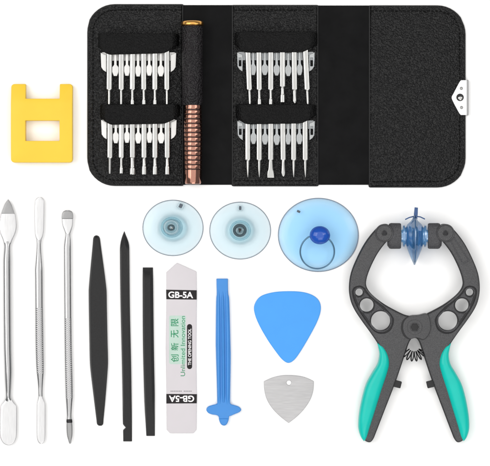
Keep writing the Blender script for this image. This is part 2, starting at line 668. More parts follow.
# clasp
cl = spline([(451.3, 97.6), (453.2, 93.5), (459.2, 82.2), (461.2, 80.4, 1), (466.4, 80.4, 1), (466.4, 115.2, 1), (460.8, 115.2, 1), (458.8, 113.2), (453.0, 102.4)], 4)
clasp = link_mesh('clasp', prism([cl, circle(459.7, 97.6, 3.7, 28), circle(461.0, 88.6, 1.5, 18), circle(461.2, 107.7, 1.5, 18)], 3.25, 4.6, 0.35), plastic('white_enamelled_metal', (0.84, 0.84, 0.84, 1), 0.3, 0.5), wal)
link_mesh('folded_edge', prism([rrect(466.3, 80.2, 468.1, 115.4, 0.5)], 0.3, 4.4, 0.4), M['steel_grey'], clasp)
link_mesh('rivet', prism([circle(459.7, 97.6, 3.6, 28), circle(459.9, 98.0, 2.4, 24)], 3.1, 3.9, 0.2), M['dark'], clasp)
link_mesh('rivet', lathe_solid([(0.0, 3.1), (2.5, 3.1), (2.5, 3.6), (1.9, 4.1), (1.0, 4.4), (0.0, 4.45)], 460.1, 98.3, n=28), M['bit'], clasp)
for (rx, ry) in ((461.0, 88.6), (461.2, 107.7)):
    link_mesh('rivet', lathe_solid([(0.0, 3.1), (1.5, 3.1), (1.5, 3.5), (0.8, 3.8), (0.0, 3.85)], rx, ry, n=18), M['bit_dark'], clasp)

# ------------------------------------------------------------------ screwdriver
scd = thing('screwdriver', DX, 105, 'copper ribbed screwdriver handle with a gold end cap held in the leather sleeve', 'screwdriver', z=1.7)


def hr(y):
    t = (y - 106) / 78.0
    return 8.55 + 0.75 * math.sin(PI * min(max(t, 0), 1) ** 0.9)


prof = [(22.8, 0.05), (22.8, 8.6)]
y = 60.0
prof.append((106, hr(106)))
ring_y = [110.6 + 4.55 * k for k in range(14)]
for ry in ring_y:
    prof += [(ry - 3.7, hr(ry - 3.7) - 0.06), (ry - 3.4, hr(ry - 3.4)), (ry - 2.3, hr(ry - 2.3) + 0.02), (ry - 1.1, hr(ry)), (ry - 0.8, hr(ry) - 0.06), (ry - 0.42, hr(ry) - 0.55), (ry + 0.42, hr(ry) - 0.55), (ry + 0.7, hr(ry) - 0.1)]
prof += [(176.5, hr(176.5)), (182.6, hr(182.6) - 0.1), (184.2, 7.7), (184.4, 6.8), (184.4, 0.05)]
link_mesh('handle', lathe_y(prof, DX + 0.6, DZ), M['copper'], scd, smooth=50)
for ry in ring_y:
    link_mesh('ring_groove', lathe_y([(ry - 0.36, hr(ry) - 0.6), (ry - 0.36, hr(ry) - 0.28), (ry + 0.36, hr(ry) - 0.28), (ry + 0.36, hr(ry) - 0.6)], DX + 0.6, DZ, 56, close=True), M['groove'], scd)
link_mesh('end_cap', lathe_y([(22.2, 0.05), (22.2, 9.4), (22.8, 10.6), (24.0, 11.3), (26.0, 11.4), (27.0, 10.4), (27.1, 0.05)], DX, DZ), M['gold'], scd)

# ------------------------------------------------------------------ screwdriver bits
GB = 'screwdriver bits clipped in the wallet'


def hexrod(y0, y1, r, cx=CX, z=0.0):
    """shank along -y with chamfered ends; local map y"""
    rows = [(y0, r * 0.8), (y0 + 0.6, r), (y1 - 0.9, r), (y1, r * 0.78)]
    return skin([[P(cx + a, CY + yy, z + b) for a, b in sect(q, q * 0.62, 3.0, 24)] for yy, q in rows])


def tip_rows(kind):
    """(dy, half width, half height, exponent) below the shank end"""
    return {
        'fine': [(0, 1.5, 1.5, 2), (1.2, 1.25, 1.25, 2), (11, 1.1, 1.1, 2), (15.3, 0.9, 0.9, 2), (15.6, 0.5, 0.5, 2)],
        'needle': [(0, 1.6, 1.6, 2), (1.5, 1.4, 1.4, 2), (9, 1.1, 1.1, 2), (15, 0.55, 0.55, 2), (16.8, 0.15, 0.15, 2)],
        'flared': [(0, 1.5, 1.5, 2), (1.5, 1.3, 1.3, 2), (8, 1.2, 1.2, 2), (10.5, 1.7, 1.6, 2), (15.0, 1.75, 1.6, 2), (15.4, 1.4, 1.3, 2)],
        'socket': [(0, 1.9, 1.9, 2), (1.2, 1.6, 1.6, 2), (7, 1.7, 1.7, 2), (9, 2.1, 2.1, 2.2), (16.0, 2.15, 2.1, 2.4), (16.4, 1.8, 1.8, 2.2)],
        'barrel': [(0, 2.1, 2.1, 2), (3, 1.9, 1.9, 2), (9, 2.0, 2.0, 2), (10.5, 2.5, 2.4, 2.2), (16.0, 2.5, 2.3, 2.4), (16.4, 2.1, 2.0, 2.2)],
        'flat': [(0, 1.8, 1.8, 2), (2, 1.9, 1.7, 2.4), (9, 2.1, 1.1, 3), (12, 2.6, 0.7, 4), (16.9, 2.8, 0.3, 5), (17.1, 2.7, 0.2, 5)],
        'tapered': [(0, 2.0, 2.0, 2), (1, 1.8, 1.8, 2), (8, 1.6, 1.6, 2), (12, 1.7, 1.6, 2), (15, 0.9, 0.9, 2), (16.2, 0.3, 0.3, 2)],
        'spear': [(0, 1.4, 1.4, 2), (2, 1.5, 1.5, 2), (9, 1.6, 1.2, 2.2), (12, 1.7, 0.9, 2.4), (15, 1.2, 0.6, 2.4), (16, 0.4, 0.3, 2)],
    }[kind]


def make_bit(kind, L, tl=1.0, head=None):
    """one bit lying along the picture's vertical: origin at the top of its shank"""
    root = bpy.data.objects.new('screwdriver_bit', None)
    root.empty_display_size = 0.005
    COL.objects.link(root)
    ORG[root.name] = P(CX, CY, 0)
    b = link_mesh('shank', merge(hexrod(0, L, 2.85)), M['bit'], root, smooth=20)
    rows = [(CY + L - 0.3 + dy * tl, CX, hw * 1.22, 0.0, hh, e) for dy, hw, hh, e in tip_rows(kind)]
    t = link_mesh('tip', loft_y(rows, 20, 0.8), M['bit_dark'] if head == 'dark' else M['bit'], root)
    return root


protos = {}


def place_bit(kind, x, y0, L, tl, tilt, label, head=None):
    key = (kind, L, tl, head)
    if key not in protos:
        r = make_bit(*key)
        protos[key] = r
    else:
        src = protos[key]
        r = src.copy()
        COL.objects.link(r)
        for ch in src.children:
            k = ch.copy()
            COL.objects.link(k)
            k.parent = r
    r.location = P(x, y0, 6.9) * S
    r.rotation_euler = (0, math.radians(random.uniform(-7, 7)), math.radians(tilt + random.uniform(-0.35, 0.35)))
    tag(r, label, 'screwdriver bit', GB)
    return r


ORD = ['first', 'second', 'third', 'fourth', 'fifth', 'sixth']
TIPW = {'fine': 'thin straight tip', 'needle': 'needle point', 'flared': 'slightly flared tip', 'socket': 'small socket tip', 'barrel': 'thick blunt socket tip',
        'flat': 'wide flat blade', 'tapered': 'thick tapered tip', 'spear': 'spear shaped tip'}
ROWS = [
    (BX[0], 46.0, 44.4, 1.06, ['fine', 'fine', 'flared', 'flared', 'flared', 'fine'], [0, 0, 0, 0, 0, 0.3], 'upper row, left wallet panel', None),
    (BX[1], 114.0, 44.4, 1.02, ['fine', 'flared', 'barrel', 'socket', 'socket', 'socket'], [0, 0, 0, 0, 0, 0], 'lower row, left wallet panel', None),
    (BX[2], 45.0, 45.6, 0.95, ['fine', 'flared', 'flared', 'socket', 'tapered', 'fine'], [2.2, 0.3, 0, 0.3, 0.4, 2.6], 'upper row, middle wallet panel', None),
    (BX[3], 115.0, 45.6, 1.02, ['needle', 'needle', 'flat', 'spear', 'needle', 'needle'], [0, 0, 0, 0.6, 0, 0], 'lower row, middle wallet panel', None),
]
for xs, y0, L, tl, kinds, tilts, where, head in ROWS:
    for i, (x, kd, tt) in enumerate(zip(xs, kinds, tilts)):
        dl = -3 if (where.startswith('upper row, mid') and i == 3) else 0
        hd = 'dark' if (where.startswith('lower row, left') and i == 0) else None
        place_bit(kd, x, y0, L + dl, tl, tt, 'silver bit with %s, %s from left, %s' % (TIPW[kd], ORD[i], where), hd)

# ------------------------------------------------------------------ yellow magnetizer block
mg = thing('magnetizer', 42, 124, 'yellow plastic magnetizer block with a top notch and a square window', 'magnetizer')
xs = [12.0, 26.4, 60.4, 73.2]
ys = [84.4, 99.2, 104.5, 121.0, 141.3, 162.7]
zt = [7.6, 11.2, 12.4, 12.8, 12.4, 11.0]
bm = bmesh.new()
vt, vb = {}, {}
for i, xx in enumerate(xs):
    for j, yy in enumerate(ys):
        vt[i, j] = bm.verts.new(P(xx, yy, zt[j]))
        vb[i, j] = bm.verts.new(P(xx, yy, 0.05))
solid = {(i, j) for i in range(3) for j in range(5)} - {(1, 0), (1, 3)}
for (i, j) in solid:
    q = [(i, j), (i + 1, j), (i + 1, j + 1), (i, j + 1)]
    bm.faces.new([vt[k] for k in q])
    bm.faces.new([vb[k] for k in reversed(q)])
    for (di, dj, a, b) in ((0, -1, q[0], q[1]), (1, 0, q[1], q[2]), (0, 1, q[2], q[3]), (-1, 0, q[3], q[0])):
        if (i + di, j + dj) not in solid:
            bm.faces.new((vt[a], vt[b], vb[b], vb[a]))
bmesh.ops.delete(bm, geom=[v for v in bm.verts if not v.link_faces], context='VERTS')
bmesh.ops.recalc_face_normals(bm, faces=bm.faces)
corner = [e for e in bm.edges if abs(e.verts[0].co.z - e.verts[1].co.z) > 3 and (e.verts[0].co.xy - e.verts[1].co.xy).length < 0.01
          and round(e.verts[0].co.x + CX, 1) in (12.0, 73.2) and round(CY - e.verts[0].co.y, 1) in (84.4, 162.7)]
bmesh.ops.bevel(bm, geom=corner, offset=3.2, segments=4, affect='EDGES', profile=0.5)
edges = [e for e in bm.edges if len(e.link_faces) == 2 and e.calc_face_angle(0) > 0.6]
bmesh.ops.bevel(bm, geom=edges, offset=0.7, segments=3, affect='EDGES', profile=0.5)
link_mesh('body', bm, M['yellow'], mg, smooth=40)

# ------------------------------------------------------------------ steel double-ended spudgers
GS = 'steel double ended pry tools'
sp = thing('steel_spudger', 8.2, 320, 'steel pry tool with a pointed leaf blade and a broad round ended spatula', 'pry tool', GS)
link_mesh('handle', loft_y([(240.5, 8.0, 4.0, 4, 1.2, 2), (246, 7.7, 3.0, 3.9, 2.8, 2), (262, 7.4, 3.7, 3.9, 3.7, 2.2), (345, 8.0, 3.75, 3.9, 3.8, 2.2), (372, 8.7, 3.7, 3.9, 3.7, 2.1),
                            (392, 8.7, 2.7, 3.9, 2.8, 2), (397.5, 8.7, 2.5, 4, 2.6, 2), (401.5, 8.8, 4.0, 4, 1.2, 2), (403.5, 8.9, 5.8, 4, 0.8, 2.4)], 36), M['steel'], sp)
link_mesh('leaf_blade', loft_y([(199.3, 8.6, 0.3, 4.2, 0.3, 2), (204, 8.5, 3.2, 4.2, 0.7, 3), (213.2, 8.4, 6.6, 4.2, 1.0, 3.2), (214, 8.4, 6.9, 4.3, 1.1, 3.2), (226, 8.3, 8.5, 4.2, 1.1, 3.4), (233, 8.2, 7.4, 4.2, 1.1, 3.2),
                                (240, 8.0, 4.6, 4.1, 1.3, 2.6), (246, 7.7, 2.9, 4, 1.6, 2)], 40, 0.8), M['steel_blade'], sp)
link_mesh('ground_tip', loft_y([(199.6, 8.6, 0.2, 4.9, 0.25, 2), (204, 8.5, 2.9, 4.75, 0.5, 3), (213.5, 8.4, 6.3, 4.95, 0.6, 3.2), (214.2, 8.4, 6.3, 4.7, 0.4, 3.2)], 32, 0.8), M['steel_grey'], sp)
link_mesh('spatula', loft_y([(397, 8.7, 2.3, 4, 1.5, 2), (401, 8.8, 4.2, 4, 1.3, 2.6), (405.5, 9.0, 7.6, 4, 1.0, 3.6), (408, 9.0, 8.1, 4, 0.95, 4), (432, 8.7, 8.3, 4, 0.9, 4), (438, 8.7, 7.6, 4, 0.8, 4), (442.5, 8.7, 5.2, 4, 0.7, 4),
                             (444.4, 8.7, 2.4, 4, 0.5, 3), (444.8, 8.7, 0.6, 4, 0.3, 2)], 40, 0.7), M['steel_blade'], sp)

sp = thing('steel_spudger', 40, 320, 'slim steel pry tool with two narrow round ended blades and a knurled handle', 'pry tool', GS)
link_mesh('handle', loft_y([(237, 39.4, 2.6, 4, 1.2, 2), (244, 39.3, 2.0, 4, 1.9, 2), (254, 39.2, 2.4, 3.9, 2.4, 2), (270, 39.2, 3.7, 3.9, 3.6, 2.2), (276, 39.3, 3.7, 3.9, 3.7, 2.2), (308, 39.5, 3.7, 3.9, 3.7, 2.2)], 36, 1.5, 0.58), M['steel'], sp)
link_mesh('knurled_grip', loft_y([(307.5, 39.5, 3.75, 3.9, 3.75, 2.1), (345, 39.9, 3.9, 3.9, 3.9, 2.1), (362, 40.3, 3.8, 3.9, 3.8, 2.1), (373.5, 40.6, 3.5, 3.9, 3.5, 2.1)], 36, 1.5, 0.58), M['knurl'], sp)
link_mesh('neck', loft_y([(373, 40.6, 3.45, 3.9, 3.45, 2.1), (386, 40.8, 2.3, 3.9, 2.3, 2), (396, 40.9, 2.0, 4, 1.9, 2), (403, 41.2, 2.6, 4, 1.0, 2)], 36, 1.5, 0.58), M['steel'], sp)
link_mesh('blade', loft_y([(197.3, 40.2, 1.4, 4, 0.3, 2), (197.9, 40.2, 2.5, 4, 0.4, 3), (198.8, 40.1, 3.4, 4, 0.5, 3), (200.4, 40.0, 4.1, 4, 0.8, 4), (206, 39.8, 4.6, 4, 0.9, 4), (230, 39.6, 4.3, 4, 0.9, 4), (236, 39.5, 3.6, 4, 1.0, 3), (240, 39.4, 2.2, 4, 1.3, 2)], 36, 0.7), M['steel_blade'], sp)
link_mesh('blade', loft_y([(396, 40.9, 1.9, 4, 1.3, 2), (401, 41.2, 3.2, 4, 1.0, 3), (404.5, 41.5, 4.0, 4, 0.9, 4), (430, 41.4, 4.1, 4, 0.9, 4), (438, 41.4, 3.9, 4, 0.8, 4), (442, 41.4, 2.6, 4, 0.6, 3), (443.6, 41.4, 0.6, 4, 0.3, 2)], 36, 0.7), M['steel_blade'], sp)

sp = thing('steel_spudger', 68.5, 320, 'steel pry tool with a small hooked scoop above and a narrow chisel tip below', 'pry tool', GS)
link_mesh('handle', loft_y([(230, 68.2, 2.6, 4, 1.6, 2), (235, 68.2, 2.2, 4, 2.0, 2), (240, 68.0, 2.9, 3.9, 2.8, 2), (248, 67.8, 3.4, 3.9, 3.4, 2.2), (318, 68.2, 3.4, 3.9, 3.5, 2.2)], 36, 1.5, 0.58), M['steel'], sp)
link_mesh('knurled_grip', loft_y([(317.5, 68.2, 3.45, 3.9, 3.5, 2.1), (345, 68.5, 3.5, 3.9, 3.5, 2.1), (380, 69.2, 3.6, 3.9, 3.6, 2.1), (398, 69.6, 3.5, 3.9, 3.5, 2.1)], 36, 1.5, 0.58), M['knurl'], sp)
link_mesh('neck', loft_y([(397.8, 69.6, 3.4, 3.9, 3.4, 2.1), (407, 69.5, 2.7, 3.9, 2.7, 2), (416, 69.5, 2.2, 3.9, 2.2, 2), (419.2, 69.5, 2.3, 3.9, 2.2, 2)], 36, 1.5, 0.58), M['steel'], sp)
link_mesh('collar', loft_y([(418.9, 69.6, 2.5, 3.9, 2.4, 2.2), (419.3, 69.6, 2.8, 3.9, 2.6, 2.4), (421.9, 69.7, 3.0, 3.9, 2.6, 2.4), (422.4, 69.7, 2.7, 3.9, 2.3, 2.4)], 32, 0.6), M['black_steel'], sp)
link_mesh('chisel_tip', loft_y([(422, 69.7, 2.6, 3.9, 1.9, 2.6), (426, 69.8, 2.9, 3.9, 1.7, 2.8), (435, 70.0, 2.6, 3.9, 1.2, 2.6), (440, 70.2, 1.5, 3.9, 0.8, 2.2), (443, 70.4, 0.9, 3.9, 0.4, 2), (443.4, 70.4, 0.4, 3.9, 0.2, 2)], 32, 0.6), M['steel_grey'], sp)
link_mesh('scoop', loft_y([(210.6, 67.8, 1.6, 5.2, 0.4, 2), (211.6, 67.8, 3.8, 5.2, 0.7, 3), (214, 67.8, 5.2, 5.0, 0.9, 3), (219, 67.7, 5.3, 4.6, 1.0, 3.4), (225, 67.9, 5.0, 4.3, 1.1, 3.2), (230, 68.1, 3.6, 4.1, 1.4, 2.6), (234, 68.2, 2.3, 4, 1.8, 2)], 36, 0.6), M['steel_blade'], sp)
link_mesh('scoop_hook', loft_y([(210.4, 68.0, 1.8, 6.0, 0.4, 2), (211.4, 68.0, 4.1, 6.0, 0.7, 3), (214, 68.0, 5.4, 6.1, 0.8, 3), (218.4, 67.8, 5.6, 6.0, 0.8, 3.6), (218.9, 67.8, 5.4, 5.8, 0.5, 3.6)], 36, 0.6), M['steel_grey'], sp)

# ------------------------------------------------------------------ black nylon spudgers
GN = 'black nylon pry tools'


def bar(keys, mat, name, x, y, label):
    """flat-topped bar: rows (y, x left, x right, ridge left, ridge right, height)"""
    rings = []
    for (yy, xl, xr, rl, rr, h) in interp(keys, 2.0):
        rings.append([P(xl, yy, 0.4), P(xl + 0.3, yy, 0.05), P(xr - 0.3, yy, 0.05), P(xr, yy, 0.4), P(xr, yy, h * 0.45), P(rr, yy, h), P(rl, yy, h), P(xl, yy, h * 0.45)])
    o = link_mesh(name, skin(rings), mat, None, P(x, y, 0), 20)
    return tag(o, label, 'pry tool', GN)


bar([(235.4, 95.6, 97.2, 96.2, 96.6, 1.2), (236.2, 94.2, 98.8, 95.4, 97.6, 2.0), (238, 93.4, 99.8, 94.8, 98.4, 3.2), (244, 92.9, 100.7, 94.6, 99.0, 4.2), (290, 88.9, 106.6, 90.6, 104.8, 6.4), (305, 89.0, 106.9, 90.6, 105.0, 6.6),
     (340, 89.6, 107.6, 91.2, 105.8, 6.6), (362, 90.1, 108.1, 91.7, 106.2, 6.4), (372, 90.9, 107.6, 92.4, 105.8, 6.2), (400, 94.2, 105.4, 95.6, 103.8, 4.6), (420, 96.6, 103.5, 97.8, 102.2, 3.2), (424.3, 97.2, 103.1, 98.4, 102.0, 2.2), (425.6, 98.6, 101.8, 99.2, 101.2, 1.2)],
    M['nylon'], 'nylon_spudger', 98, 330, 'black nylon pry tool that is widest at its middle and tapers to both ends')
e_bm = [(231.3, 124.2, 124.5, 124.3, 124.4, 0.8), (235, 122.8, 125.8, 124.0, 124.8, 2.2), (240, 121.3, 127.8, 123.8, 125.2, 4.0), (245, 120.4, 129.1, 123.6, 125.8, 5.4), (250, 120.1, 129.4, 122.0, 127.4, 6.0), (305, 120.7, 129.9, 122.2, 127.9, 6.2),
        (365, 122.1, 131.2, 123.6, 129.2, 6.2), (400, 122.7, 131.7, 124.0, 129.8, 5.6), (412, 122.8, 131.9, 124.2, 130.4, 4.0), (424.2, 123.1, 132.0, 124.2, 131.0, 2.8), (427.3, 125.7, 132.0, 126.4, 131.0, 2.6), (427.6, 125.7, 132.0, 126.4, 131.0, 2.6), (430.0, 123.2, 132.0, 124.2, 131.0, 2.3), (441.3, 123.3, 132.0, 124.0, 131.2, 1.4)]
bar(e_bm, M['nylon'], 'nylon_spudger', 126, 336, 'black nylon pry stick with a sharp point and a small notch near its square end')
bar([(267.5, 142.8, 153.0, 143.6, 152.2, 1.6), (270.6, 142.8, 153.0, 144.2, 151.8, 2.6), (276, 142.8, 153.1, 144.6, 150.6, 5.0), (282, 142.8, 153.2, 144.8, 150.4, 6.0), (345, 143.1, 153.9, 145.0, 151.2, 6.2), (395, 144.3, 154.8, 146.0, 152.2, 6.2),
     (412, 145.0, 154.8, 146.4, 152.8, 5.4), (418, 145.4, 154.9, 146.6, 153.4, 4.0), (435.8, 146.4, 154.9, 147.2, 154.2, 1.5)],
    M['nylon'], 'nylon_spudger', 148.5, 352, 'black nylon pry bar with square ends, shortest of the three black pry tools')

# ------------------------------------------------------------------ pale grey plastic pry card
cd = thing('pry_card', 181.5, 348, 'pale grey plastic pry card with green writing and two black lettered bands', 'pry card')
link_mesh('body', prism([[(177.0, 262.9), (196.4, 271.6), (196.6, 300), (196.2, 350), (196.6, 394), (196.4, 429.5), (193.4, 433.0), (170.0, 433.0), (166.8, 429.6), (166.6, 394), (165.9, 348), (166.6, 300), (166.5, 272.4)]], 0.05, 2.4, 0.5), M['card'], cd)
ZT = 2.40
b1 = link_mesh('black_band', prism([[(166.2, 289.6), (196.8, 290.2), (196.8, 299.6), (166.4, 299.2)]], ZT - 0.4, ZT + 0.12, 0.08), M['card_label'], cd)
link_mesh('lettering', text_bm('GB-5A', 180.8, 294.8, 6.4, 24.8, -0.8, ZT + 0.12, 0.25), M['ink_white'], b1)
b2 = link_mesh('black_band', prism([[(166.4, 393.8), (197.0, 394.0), (196.8, 403.2), (166.4, 403.4)]], ZT - 0.4, ZT + 0.12, 0.08), M['card_label'], cd)
link_mesh('lettering', text_bm('GB-5A', 181.6, 398.6, 6.4, 25.2, 180, ZT + 0.12, 0.25), M['ink_white'], b2)
link_mesh('mint_patch', prism([rrect(169.2, 315.5, 186.0, 364.0, 2.0)], ZT - 0.3, ZT + 0.05, 0.03), M['ink_mint'], cd)
for ch, yy in zip('限无新创', (322.2, 333.8, 346.6, 358.2)):
    link_mesh('lettering', text_bm(ch, 174.8, yy, 7.6, 7.6, 90, ZT + 0.08, 0.08), M['ink_green'], cd)
link_mesh('lettering', text_bm('Unlimited Innovation', 182.9, 346.0, 4.4, 60, 90, ZT + 0.08, 0.0), M['ink_green'], cd)
pill = link_mesh('black_pill', prism([rrect(187.0, 324.0, 192.2, 369.0, 2.55)], ZT - 0.3, ZT + 0.1, 0.06), M['card_label'], cd)
link_mesh('lettering', text_bm('THE OPENING TOOL', 189.7, 346.8, 3.1, 36.5, 90, ZT + 0.12, 0.12), M['ink_white'], pill)
fine = []
for k in range(13):
    if k == 7:
        continue
    xx = 170.6 + k * 1.66
    fine.append(prism([rrect(xx, 390.6, xx + 1.2, 391.5, 0.1)], ZT - 0.1, ZT + 0.06, 0.02))
link_mesh('fine_print_line', merge(*fine), M['ink_grey'], cd)

# ------------------------------------------------------------------ blue pry bar with winged end
bb = thing('pry_bar', 223.5, 350, 'blue plastic pry bar with a flat top edge and a winged foot', 'pry bar')
out = [(216.5, 278.6, 1), (228.0, 278.6, 1), (228.0, 286), (228.3, 294), (229.4, 302), (230.5, 345), (230.7, 360), (230.2, 398), (230.6, 403.5), (234, 404.8), (239.0, 406.6), (241.2, 409.6), (239.2, 412.0), (234.5, 414.0), (231.0, 415.6), (229.2, 416.2),
       (228.6, 420), (226.8, 424.0), (224.0, 425.4), (221.0, 424.0), (219.2, 420), (218.6, 416.2), (216.0, 414.8), (212, 414.2), (208.2, 412.6), (206.4, 409.4), (208.2, 406.4), (212.6, 404.8), (216.6, 403.4), (217.2, 398), (216.0, 352), (215.8, 340), (216.2, 302), (216.8, 294), (216.6, 286)]
link_mesh('body', prism([spline(out, 4)], 0.05, 4.2, 1.0, 3), M['blue'], bb)
link_mesh('side_ridge', loft_y([(288, 218.2, 0.6, 4.0, 0.2, 2), (300, 218.6, 1.4, 4.0, 1.2, 2), (345, 218.6, 1.7, 4.2, 1.6, 2), (395, 219.0, 1.5, 4.2, 1.4, 2), (404, 219.6, 0.8, 4.0, 0.3, 2)], 20), M['blue'], bb)
link_mesh('side_ridge', loft_y([(288, 226.6, 0.6, 4.0, 0.2, 2), (300, 227.0, 1.4, 4.0, 1.2, 2), (345, 227.8, 1.7, 4.2, 1.6, 2), (395, 227.6, 1.5, 4.2, 1.4, 2), (404, 227.2, 0.8, 4.0, 0.3, 2)], 20), M['blue'], bb)
link_mesh('centre_rib', loft_y([(291, 222.6, 0.4, 4.1, 0.2, 2), (300, 222.8, 1.1, 4.2, 1.4, 2), (345, 223.2, 1.4, 4.4, 2.2, 2), (392, 223.5, 1.4, 4.4, 2.0, 2), (402, 223.5, 0.9, 4.2, 0.6, 2)], 20), M['blue'], bb)
link_mesh('foot_lip', prism([spline([(219.6, 418.4), (228.2, 418.4), (228.0, 420.6), (226.4, 423.8), (224.0, 424.8), (221.4, 423.8), (219.8, 420.6)], 3)], 3.0, 5.0, 0.8), M['blue'], bb)

# ------------------------------------------------------------------ picks
pts = [(289, 291.2), (273, 292.3), (260.5, 296.4), (254.6, 304.5), (254.6, 313.0), (259.0, 324.6), (267.0, 338.8), (275.4, 351.0), (282.4, 359.6), (288.4, 362.8), (294.4, 359.6), (301.0, 350.6), (310.0, 335.4), (317.4, 321.0), (320.7, 310.0), (319.4, 301.6), (313.4, 295.6), (303.0, 292.1)]
o = link_mesh('opening_pick', prism([spline(pts, 6)], 0.05, 2.2, 0.9, 3), M['blue_pick'], None, P(288, 325, 0))
tag(o, 'bright blue rounded triangular plastic opening pick', 'opening pick')
pts = [(263.9, 381.3, 1), (272, 377.7), (281, 375.5), (289, 375.1), (298, 375.7), (306, 377.6), (313.7, 381.2, 1), (313.2, 390), (310.4, 399), (304.6, 408.2), (297, 416.2), (288.6, 422.9, 1), (280.2, 416.4), (272.4, 408.4), (266.8, 399.2), (264.4, 390)]
o = link_mesh('triangle_pick', prism([spline(pts, 5), circle(288.8, 382.7, 2.5, 24)], 0.05, 1.4, 0.35, 2), M['silver'], None, P(288.8, 396, 0))
tag(o, 'silver metal three sided pick with a small round hole', 'metal pick')

# ------------------------------------------------------------------ suction cups
GC = 'clear suction cups'


def cup_body(x, y, r, sy, H, hub, mat, parent, edge=2.4, shoulder=3.4):
    prof = [(0.01, 1.8 + H * 0.25), (r * 0.25, 1.2 + H * 0.22), (r * 0.55, 0.8 + H * 0.12), (r * 0.85, 0.5), (r * 0.985, 0.05), (r, 0.35), (r * 0.985, 0.95), (r * 0.92, edge), (r * 0.72, shoulder + H * 0.20), (r * 0.5, shoulder + 0.2 + H * 0.32),
            (hub * 1.5, 3.4 + H * 0.5), (hub * 1.12, 3.4 + H * 0.62), (hub * 1.0, 3.4 + H * 0.7), (0.01, 3.4 + H * 0.72)]
    keys = [prof[0]]
    for a, b in zip(prof[:-1], prof[1:]):
        for k in range(1, 4):
            keys.append((a[0] + (b[0] - a[0]) * k / 3, a[1] + (b[1] - a[1]) * k / 3))
    return link_mesh('cup', skin(lathe(keys, x, y, sy, 96)), mat, parent, smooth=60)


def rim(x, y, r, sy, t, parent):
    n = 96
    return link_mesh('rim', tube([(x + r * math.cos(2 * PI * k / n), y + sy * r * math.sin(2 * PI * k / n), t) for k in range(n)], t * 0.75, True, 3), M['cup_rim'], parent)


def ringz(x, y, r0, r1, z0, z1, sy=1.0, n=48, bev=0.4):
    return prism([circle(x, y, r1, n, r1 * sy), circle(x, y, r0, n, r0 * sy)], z0, z1, bev)


c1 = thing('suction_cup', 173, 228, 'clear suction cup with an eyelet in its ringed centre, above the short black pry bar', 'suction cup', GC)
cup_body(173.0, 227.9, 30.3, 0.92, 7.0, 8.0, M['cup_pale'], c1, 1.3, 1.2)
rim(173.0, 227.9, 30.2, 0.92, 0.55, c1)
link_mesh('hub_ring', ringz(172.0, 227.3, 8.2, 10.9, 4.6, 7.6, 0.95), M['cup_hub'], c1)
link_mesh('hub_ring', ringz(171.4, 227.3, 4.4, 6.0, 9.6, 11.8, 0.95), M['cup_hub'], c1)
hb = link_mesh('hub', lathe_solid([(0, 6.0), (8.0, 6.0), (8.0, 10.0), (7.2, 11.0), (5.4, 11.2), (4.2, 10.6), (0, 10.4)], 171.4, 227.2, 0.95, 48), M['cup_hub_pale'], c1)
link_mesh('eyelet', ringz(171.4, 227.6, 1.7, 3.6, 10.3, 12.4, 0.85, 32, 0.7), M['cup_core'], hb)
link_mesh('eyelet_pin', prism([rot(rrect(171.0, 226.8, 175.0, 228.4, 0.6), 171.4, 227.6, 25)], 10.6, 12.0, 0.5), M['bit'], hb)
pt = link_mesh('white_patch', prism([rot(rrect(177.6, 202.8, 184.0, 209.2, 1.0), 181, 206, 30)], 2.4, 3.7, 0.2), M['cup_hub_pale'], c1)
link_mesh('dark_mark', prism([rot(rrect(179.2, 203.9, 182.4, 208.0, 0.4), 181, 206, 25)], 3.6, 3.95, 0.1), M['mark'], pt)

c2 = thing('suction_cup', 240, 230.6, 'clear suction cup with a dark round button at its centre, the middle cup of three', 'suction cup', GC)
cup_body(240.2, 230.6, 30.6, 0.935, 7.0, 7.6, M['cup_pale'], c2, 1.3, 1.2)
rim(240.2, 230.6, 30.5, 0.935, 0.55, c2)
link_mesh('hub_ring', ringz(240.2, 230.5, 8.6, 10.6, 5.6, 8.2, 0.95), M['cup_hub'], c2)
hb = link_mesh('hub', lathe_solid([(0, 6.0), (6.8, 6.0), (6.8, 10.2), (6.0, 11.2), (5.0, 11.2), (4.6, 10.2), (0, 10.1)], 239.8, 230.4, 0.96, 48), M['cup_core'], c2)
link_mesh('hub_dimple', lathe_solid([(0, 9.8), (4.2, 9.8), (4.2, 10.3), (3.0, 10.9), (1.8, 10.9), (1.4, 10.4), (0, 10.35)], 239.8, 230.8, 0.95, 36), M['cup_hub'], hb)
link_mesh('hub_slot', prism([spline([(238.4, 228.4), (241.4, 228.8), (240.6, 231.0), (239.4, 232.4), (239.0, 230.6)], 3)], 10.3, 11.0, 0.2), M['dark'], hb)
pt = link_mesh('white_patch', prism([rrect(237.6, 205.4, 242.6, 210.8, 1.0)], 2.4, 3.7, 0.2), M['cup_hub_pale'], c2)
link_mesh('dark_mark', prism([rrect(239.0, 206.2, 241.4, 210.0, 0.5)], 3.6, 3.95, 0.1), M['mark'], pt)

